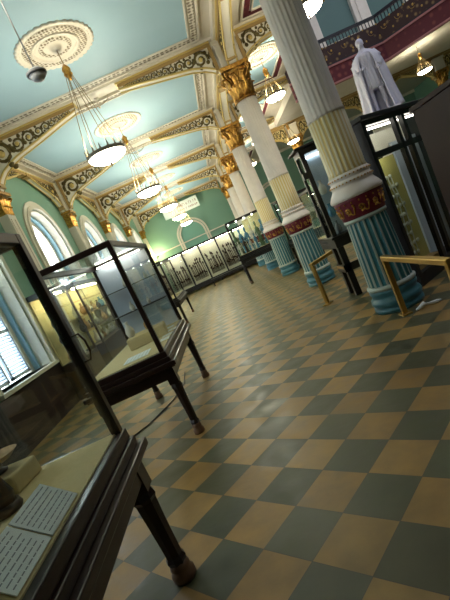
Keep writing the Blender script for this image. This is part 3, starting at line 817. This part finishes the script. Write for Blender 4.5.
# case 4: figures, to the right of the aisle far
c4 = show_case(1.35, .75, 1.02, 2.28, M['black'], 'black glass case of small figures on curved legs before the fourth column', legw=.10)
c4.location = (1.88, 15.4, 0)
for x in (-1.25, -.95, -.65, -.35): MB().sphere((x, .12, 2.2), .028, n=8).build('lamp_bulb', M['striplight'], c4)
random.seed(5)
for r in range(2):
    for i in range(6):
        mk = random.choice(['figgreen', 'figblue', 'figtan', 'figgreen', 'figwhite', 'figdark'])
        figurine('small_figurine', (.68 + i*.21, 15.60+.28*r, 1.056), random.uniform(1.3, 1.6)*(1.9 if r else 1.2), M[mk], 'small standing figure in the case before the fourth column', rz=random.uniform(-.5, .5), group='figures in the fourth column case').scale = (.55, .55, 1)
# case 5
c5 = show_case(1.3, .8, .92, 2.15, M['black'], 'black framed glass case between the second and third columns', legw=.085)
c5.location = (3.36, 12.9, 0)
for i in range(4):
    figurine('small_figurine', (2.3 + i*.28, 13.3, .956), random.uniform(1.8, 2.2), M[random.choice(['figblue', 'figgreen', 'figwhite'])], 'small standing figure in the case between second and third columns', group='figures in the second column case').scale = (.6, .6, 1)
c5b = show_case(1.0, 1.4, .75, 1.95, M['black'], 'black case standing behind the second column', legw=.085)
c5b.location = (3.3, 9.6, 0)

# case 6: tall case between the first and second columns
def tall_case(name, W, D, z0, z1, label, wood, back=None, base_closed=False):
    """front-left foot corner at origin, runs +X (W) and +Y (D)"""
    root = empty(name, label=label, cat='display case')
    for x in (0.05, W-.05):
        for y in (.05, D-.05):
            MB().box(x-.05, x+.05, y-.05, y+.05, 0, z0).build('leg', wood, root, bevel=.006)
    MB().box(-.01, W+.01, -.01, D+.01, z0, z0+.14).box(-.04, W+.04, -.04, D+.04, z0+.14, z0+.18).build('apron', wood, root, bevel=.006)
    for x in (.035, W-.035):
        for y in (.035, D-.035):
            MB().box(x-.035, x+.035, y-.035, y+.035, z0+.18, z1-.1).build('post', wood, root, bevel=.005)
    MB().box(-.0, W, 0, D, z1-.12, z1-.04).build('top', wood, root)
    MB().box(-.07, W+.07, -.07, D+.07, z1-.04, z1).build('cornice', wood, root, bevel=.015)
    MB().box(.07, W-.07, .02, .025, z0+.18, z1-.12).build('front_pane', M['glass'], root)
    MB().box(.02, .025, .07, D-.07, z0+.18, z1-.12).build('side_pane', M['glass'], root)
    if back: MB().box(.07, W-.07, D-.06, D-.03, z0+.18, z1-.12).build('back_board', back, root)
    return root
c6 = tall_case('tall_display_case', 1.15, .42, .80, 2.40, 'tall black glass case between the first and second columns', M['black'], back=M['greyblue'])
c6.location = (1.66, 6.70, 0)
MB().box(-.03, 1.15, .02, .41, .46, .50).build('tray_shelf', M['tanwood'], c6)
MB().box(-.02, 1.16, .0, .02, .40, .52).box(-.02, .0, 0, .42, .40, .52).build('tray_rim', M['black'], c6)
MB().box(-.07, .0, -.02, .05, 1.93, 2.03).build('lock_box', M['black'], c6)
MB().box(.15, 1.0, .33, .36, 2.24, 2.27).build('strip_light', emit('added_cool_glow', (.75, .9, 1), 6), c6)  # added glow, stands in for bluish reflections on the front glass
for z in (1.25, 1.62): MB().box(.07, 1.08, .05, .36, z, z+.008).build('shelf', M['glass'], c6)
for i in range(5):
    for z in (.985, 1.262, 1.632):
        vase('glass_vessel', (1.84+i*.19, 6.9, z), random.uniform(.9, 1.3), M[random.choice(['figblue', 'figwhite', 'figblue', 'grey'])], 'pale vessel on a shelf of the tall case between the columns', 'vase', 'vessels in the tall case')

# case 7: big diagonal case to the right behind column 1
c7 = empty('corner_display_case', (2.22, 5.55, 0), math.radians(36), 'tall black case with yellow panel of pale plant forms right of the nearest column', 'display case')
W7, D7, Z7 = 1.75, .45, 2.28
MB().box(0, W7, 0, D7, 0, .16).build('base', M['black'], c7)
for x in (.04, .78, 1.0, W7-.04): MB().box(x-.04, x+.04, 0, .06, .16, Z7-.1).build('stile', M['black'], c7)
MB().box(0, W7, 0, .06, 1.74, 1.82).build('transom', M['black'], c7)
MB().box(0, .03, 0, D7, .16, Z7-.1).build('side', M['black'], c7)
MB().box(W7-.03, W7, 0, D7, .16, Z7-.1).build('side', M['black'], c7)
MB().box(0, W7, 0, D7, Z7-.12, Z7-.06).build('top', M['black'], c7)
MB().box(-.06, W7+.06, -.06, D7+.06, Z7-.06, Z7).build('cornice', M['rail'], c7, bevel=.012)
MB().box(.08, .74, .03, .036, .16, 1.74).build('pane', M['glass'], c7); MB().box(1.04, W7-.08, .03, .036, .16, 1.74).build('pane', M['glass'], c7)
MB().box(.08, W7-.08, .03, .036, 1.82, 2.1).build('upper_pane', M['glass'], c7)
MB().box(.08, .95, .30, .34, .16, 1.74).build('yellow_panel', M['yellowboard'], c7)
MB().box(1.0, W7-.03, .30, .34, .16, 1.9).build('grey_panel', M['greyblue'], c7)
MB().box(.06, .12, .1, .3, .16, 1.74).box(.12, .9, .1, .3, .16, .22).build('tan_liner', M['tanwood'], c7)
MB().box(.12, .72, .065, .09, 1.77, 1.80).build('strip_light', M['striplight'], c7)
MB().box(.12, 1.6, .10, .13, 2.12, 2.14).build('strip_light', M['striplight'], c7)  # upper strip added to make the upper pane look brightly reflecting
MB().box(.08, W7-.08, .36, .38, 1.82, 2.1).build('reflection_board', M['figwhite'], c7)  # pale board added behind the upper pane in place of its reflection
random.seed(11)
m = MB()
for k in range(5):
    x = .3 + k*.1
    m.tube([(x + .03*math.sin(i+k), .29, .3 + i*.17) for i in range(8)], .010, 5)
    for i in range(9):
        z = .35 + i*.14; s = 1 if i % 2 else -1
        m.sphere((x + s*.045, .285, z), .05, (.9, .2, .6), 7)
m.build('pale_plant_relief', M['whiteplant'], c7)

# dark cabinet on the right
root = empty('dark_cabinet', (2.02, 2.2, 0), label='large plain dark wooden cabinet at the right edge', cat='cabinet')
MB().box(0, .75, 0, 1.72, .05, 1.90).build('body', M['mahogany2'], root, bevel=.006)
MB().box(-.015, .77, -.015, 1.735, 1.90, 1.94).build('top', M['mahogany2'], root, bevel=.005)
MB().box(.03, .72, .03, 1.69, 0, .05).build('base', M['black'], root)
MB().box(-.008, 0, .84, .85, .08, 1.88).build('door_seam', M['black'], root)

# ------------------------------------------------------------------ brass rails
def guard_rail(loc, rz, L, h, label):
    root = empty('guard_rail', loc, rz, label, 'rail', 'brass guard rails')
    MB().bar((-.03, 0, h), (L+.03, 0, h), .065, .06).build('handrail', M['brass'], root, bevel=.012)
    for x in (0, L):
        p = MB().bar((x, 0, .02), (x, 0, h-.02), .058, .058).build('post', M['brass'], root, bevel=.006)
        MB().box(x-.075, x+.075, -.06, .06, 0, .018).build('foot_plate', M['brass'], p, bevel=.004)
    return root
guard_rail((1.62, 4.80, 0), -PI/2-.01, 1.42, .69, 'brass guard rail in front of the nearest column')
guard_rail((1.25, 7.02, 0), math.radians(48), 1.75, .70, 'brass guard rail by the tall case farther off')
tag(MB().tube([(1.72, 4.72, .012), (1.82, 4.70, .05), (1.86, 4.78, .012), (1.95, 4.66, .03), (2.02, 4.72, .01)], [.012, .03, .012, .02, .008], 6).build('crumpled_tissue', M['paper']), 'crumpled white scrap on the floor at the foot of the nearest column', 'litter')

# ------------------------------------------------------------------ gallery
gp = [(3.8, 13.3), (6.75, 13.3), (9.3, 10.6), (9.3, -3)]
def strip(m, pts, y_out, z0, z1, th):
    for a, b in zip(pts, pts[1:]):
        m.bar((a[0], a[1], (z0+z1)/2), (b[0], b[1], (z0+z1)/2), th, z1-z0)
m = MB(); m.prism([(x, y, 4.78) for x, y in [(3.8, 13.35), (6.77, 13.35), (9.35, 10.62), (9.35, -3), (XR, -3), (XR, 17), (3.8, 17)]], (0, 0, .2))
struct(m.build('trim_9', M['white']))
m = MB(); strip(m, gp, 0, 4.50, 4.95, .10); struct(m.build('trim_10', M['fascia']))
m = MB(); strip(m, gp, 0, 4.46, 4.51, .16); strip(m, gp, 0, 4.93, 4.98, .16); struct(m.build('trim_11', M['pink']))
m = MB(); strip(m, gp, 0, 5.0, 5.50, .03); rp = m
root = empty('gallery_railing', (0, 0, 0), label='black iron gallery railing with gilded fretwork above the maroon fascia', cat='railing')
rp.build('pierced_panel', M['railorn'], root)
m = MB(); strip(m, gp, 0, 5.66, 5.74, .09); strip(m, gp, 0, 4.99, 5.03, .05); m.build('handrail', M['rail'], root)
m = MB()
for a, b in zip(gp, gp[1:]):
    A, B = Vector((*a, 0)), Vector((*b, 0)); L = (B-A).length; k = int(L/.10)
    for i in range(k+1):
        p = A.lerp(B, i/k); m.bar((p.x, p.y, 5.02), (p.x, p.y, 5.68), .02)
m.build('balusters', M['rail'], root)
m = MB(); random.seed(2)
for a, b in zip(gp, gp[1:]):
    A, B = Vector((*a, 0)), Vector((*b, 0)); d = (B-A).normalized(); L = (B-A).length; k = int(L/.42)
    for i in range(k):
        c = A + d*(.21 + .42*i)
        m.tube([(c.x + d.x*x, c.y + d.y*x, 5.35+z) for x, z in spiral(0, 0, .16, 1.3, 1, 0, 14)], .018, 5)
        m.sphere((c.x, c.y, 5.35), .04, n=6)
        m.sphere((c.x + d.x*.2, c.y + d.y*.2, 5.18), .035, n=6); m.sphere((c.x + d.x*.2, c.y + d.y*.2, 5.5), .03, n=6)
m.build('gilt_fretwork', M['brass'], root)
# upper storey pilasters
for i, x in enumerate([4.4, 6.3, 8.2, 10.1, 12.0]):
    o = MB().box(x-.28, x+.28, 16.8, 17, 5.52, 10.5).box(x-.12, x+.12, 16.75, 16.8, 5.6, 10.4).build('upper_pilaster', M['shaftwhite'])
    tag(o, 'pale pilaster on the teal upper storey wall behind the gallery, %s from the left' % ORD6[i], 'pilaster', 'upper storey pilasters')

# ------------------------------------------------------------------ statue
st = empty('marble_statue', (5.04, 11.0, 2.88), math.radians(-20), 'white marble statue of a robed standing man on a high pedestal', 'statue')
SC = 1.66/1.75
st.scale = (SC*1.08, SC*1.05, SC*1.05)
V = [(0,0,.98), (0,0,1.15), (0,-.01,1.36), (0,0,1.50), (0,-.005,1.56), (0,-.02,1.66),      # pelvis, waist, chest, neck base, neck, head
     (.10,0,.90), (.12,-.02,.50), (.13,.02,.09), (.14,-.13,.04), (-.10,0,.90), (-.13,-.05,.50), (-.12,.0,.09), (-.14,-.16,.04),
     (.19,0,1.42), (.27,.0,1.16), (.20,-.17,1.02), (-.19,0,1.42), (-.28,-.0,1.16), (-.16,-.20,1.10)]
E = [(0,1),(1,2),(2,3),(3,4),(4,5),(0,6),(6,7),(7,8),(8,9),(0,10),(10,11),(11,12),(12,13),(3,14),(14,15),(15,16),(3,17),(17,18),(18,19)]
R = [.15,.135,.17,.075,.058,.095,.10,.068,.045,.035,.10,.068,.045,.035,.075,.055,.04,.075,.055,.04]
me = bpy.data.meshes.new('body'); me.from_pydata(V, E, [])
b = bpy.data.objects.new('body', me); col.objects.link(b); b.parent = st; me.materials.append(M['marble'])
sk = b.modifiers.new('skin', 'SKIN')
for i, sv in enumerate(me.skin_vertices[0].data): sv.radius = (R[i], R[i]*.85); sv.use_root = (i == 0)
b.modifiers.new('sub', 'SUBSURF').levels = 2
b.modifiers['sub'].render_levels = 2
m = MB()      # head features
m.sphere((0, -.025, 1.675), .088, (.88, 1.0, 1.22), 16); m.prism([(-.014, -.105, 1.645), (.014, -.105, 1.645), (0, -.108, 1.70)], (0, -.022, -.004))
m.sphere((-.03, -.10, 1.69), .012, n=6); m.sphere((.03, -.10, 1.69), .012, n=6); m.box(-.022, .022, -.112, -.10, 1.622, 1.628)
m.sphere((-.08, -.02, 1.67), .02, (.5, 1, 1.5), 6); m.sphere((.08, -.02, 1.67), .02, (.5, 1, 1.5), 6)
m.build('head', M['marble'], st)
MB().sphere((0, .005, 1.715), .095, (.95, 1.05, .95), 14).build('hair', M['marble'], st)
m = MB()      # tunic: knee length, pleated
m.lathe([(.20, .60), (.19, .75), (.175, .95), (.155, 1.12), (.19, 1.32), (.19, 1.42), (.11, 1.50)], 48, mod=lambda a: (1 + .10*math.sin(12*a))*(.82+.18*abs(math.cos(a))))
m.build('tunic', M['marble'], st)
m = MB()      # open robe hanging from the shoulders, front open
n = 60; rows = []
for z, r in ((.03, .43), (.10, .42), (.35, .395), (.65, .38), (.95, .365), (1.2, .34), (1.36, .30), (1.45, .22), (1.51, .12)):
    row = []
    for j in range(n+1):
        a = -PI/2 + .55 + (2*PI-1.1)*j/n
        f = 1 + .15*(1-z/1.8)*math.sin(a*11+z*1.5) + .05*(1-z/2)*math.sin(a*23)
        row.append(m.bm.verts.new((r*f*math.cos(a), r*f*math.sin(a)*.72+.02, z)))
    rows.append(row)
for A, B in zip(rows, rows[1:]):
    for j in range(n): m.bm.faces.new((A[j], A[j+1], B[j+1], B[j])).smooth = True
o = m.build('robe', M['marble'], st); s = o.modifiers.new('t', 'SOLIDIFY'); s.thickness = .03
m = MB()      # wide sleeves
for sx in (-1, 1):
    e = (sx*.19, -.18, 1.06)
    m.tube([(sx*.20, 0, 1.42), (sx*.285, -.01, 1.26), (sx*.28, -.05, 1.12), (sx*.22, -.15, 1.04)], [.07, .08, .075, .07], 12)
m.build('sleeves', M['marble'], st)
for sx, hx, hz in ((1, (.185, -.20, 1.01), 0), (-1, (-.13, -.225, 1.11), 0)):
    m = MB(); hx = Vector(hx); m.sphere(hx, .042, (.8, 1, .6), 10)
    for f in range(4):
        q = hx + Vector(((f-1.5)*.018, -.03, -.01)); m.tube([q, q + Vector((0, -.028, -.012)), q + Vector((0, -.03, -.04-.004*(f % 2)))], [.010, .009, .007], 6)
    q = hx + Vector((-sx*.035, -.005, 0)); m.tube([q, q + Vector((-sx*.02, -.025, -.01)), q + Vector((-sx*.018, -.04, -.025))], [.011, .009, .007], 6)
    m.build('hand', M['marble'], st)
MB().box(-.36, .36, -.30, .30, -.06, .03).build('statue_base', M['marble'], st, bevel=.01)
root = empty('statue_pedestal', (5.04, 11.0, 0), math.radians(-20), 'tall stone pedestal carrying the white statue', 'pedestal')
MB().box(-.40, .40, -.40, .40, .25, 2.6).build('die', M['shaftwhite'], root, bevel=.01)
MB().box(-.55, .55, -.55, .55, 0, .25).build('base', M['shaftwhite'], root, bevel=.02)
MB().box(-.48, .48, -.48, .48, 2.6, 2.82).build('cap', M['shaftwhite'], root, bevel=.03)

# wall cases with lit shelves on the left wall (seen through the glass)
def lit_case(y0, y1, label, lit=True):
    root = empty('shelf_case', (XL+.08, y0, 0), label=label, cat='display case', group='lit shelf cases on the left wall')
    L = y1-y0; D = .5
    MB().box(0, D, 0, L, 0, .75).build('cupboard', M['figdark'], root)
    MB().box(0, .03, 0, L, .75, 2.1).build('back_board', M['creamboard'] if lit else M['greyblue'], root)
    MB().box(0, D, 0, L, 2.1, 2.2).build('cornice', M['black'], root)
    for y in (.02, L-.02): MB().box(D-.04, D, y-.02, y+.02, .75, 2.1).build('stile', M['figdark'], root)
    for z in (1.1, 1.45, 1.8): MB().box(.03, .27, .0, L, z, z+.012).build('shelf', M['glass'], root)
    for z in (1.1, 1.45, 1.8): MB().box(.27, .285, .04, L-.04, z-.008, z+.018).build('shelf_edge', M['tanwood'], root)
    MB().box(.36, .42, .1, L-.1, 2.06, 2.095).build('strip_light', M['caselight'], root)
    MB().box(D-.02, D-.015, .06, L-.06, .75, 2.1).build('pane', M['glass'], root)
    k = int(L/.28)
    for zi, z in enumerate((.752, 1.117, 1.467)):
        for i in range(k):
            if random.random() < .25: continue
            vase('shelf_pot', (XL+.08+.17, y0+.2+i*.27, z), random.uniform(.9, 1.4), M[random.choice(['figwhite', 'figtan', 'figblue', 'figdark'])], 'small pot on a shelf of the lit case on the left wall', 'pot', 'pots in the lit wall cases')
random.seed(9)
lit_case(8.42, 9.18, 'narrow lit shelf case of pots on the left wall beside the shuttered window')
struct(MB().box(XL, XL+.04, -3, YB, .25, .84).build('trim_12', M['mahogany2']))
lit_case(9.75, 11.45, 'lit shelf case of pots on the left wall, nearer one')
lit_case(11.55, 13.25, 'lit shelf case of pots on the left wall, farther one')


# ------------------------------------------------------------------ lamps
# wall up-lights at the far left corner of the hall
root = empty('wall_uplight', (-3.35, 25.6, 2.62), label='small wall lamp throwing light up the far left corner', cat='lamp')
MB().lathe([(.02, 0), (.08, .05), (.10, .08)], 14).build('shade', M['bronze'], root)
MB().tube([(-.2, 0, .0), (-.1, 0, -.04), (0, 0, .0)], .012, 5).build('arm', M['bronze'], root)
plight('uplight_bulb', (-3.35, 25.6, 2.80), 60, (1, .85, .45), .05)

w = bpy.data.worlds.new('world'); S.world = w; w.use_nodes = True
w.node_tree.nodes['Background'].inputs[0].default_value = (.5, .6, .7, 1); w.node_tree.nodes['Background'].inputs[1].default_value = .25

# ------------------------------------------------------------------ camera
yaw, pitch, roll = map(math.radians, (.212, -8.947, -24.477))
f = Vector((math.sin(yaw)*math.cos(pitch), math.cos(yaw)*math.cos(pitch), math.sin(pitch)))
r = Vector((math.cos(yaw), -math.sin(yaw), 0)); u = r.cross(f)
R2 = r*math.cos(roll) + u*math.sin(roll); U2 = -r*math.sin(roll) + u*math.cos(roll)
cam = bpy.data.cameras.new('camera'); co = bpy.data.objects.new('camera', cam); col.objects.link(co)
mw = Matrix((R2, U2, -f)).transposed().to_4x4(); mw.translation = (0, 0, 1.5); co.matrix_world = mw
cam.sensor_fit = 'VERTICAL'; cam.sensor_height = 36; cam.lens = 439.3/600*36
cam.shift_x = -(250.1-225)/600; cam.shift_y = (313.5-300)/600; cam.clip_start = .05
S.camera = co
S.view_settings.view_transform = 'Standard'; S.view_settings.look = 'None'; S.view_settings.gamma = 1; S.view_settings.exposure = .45
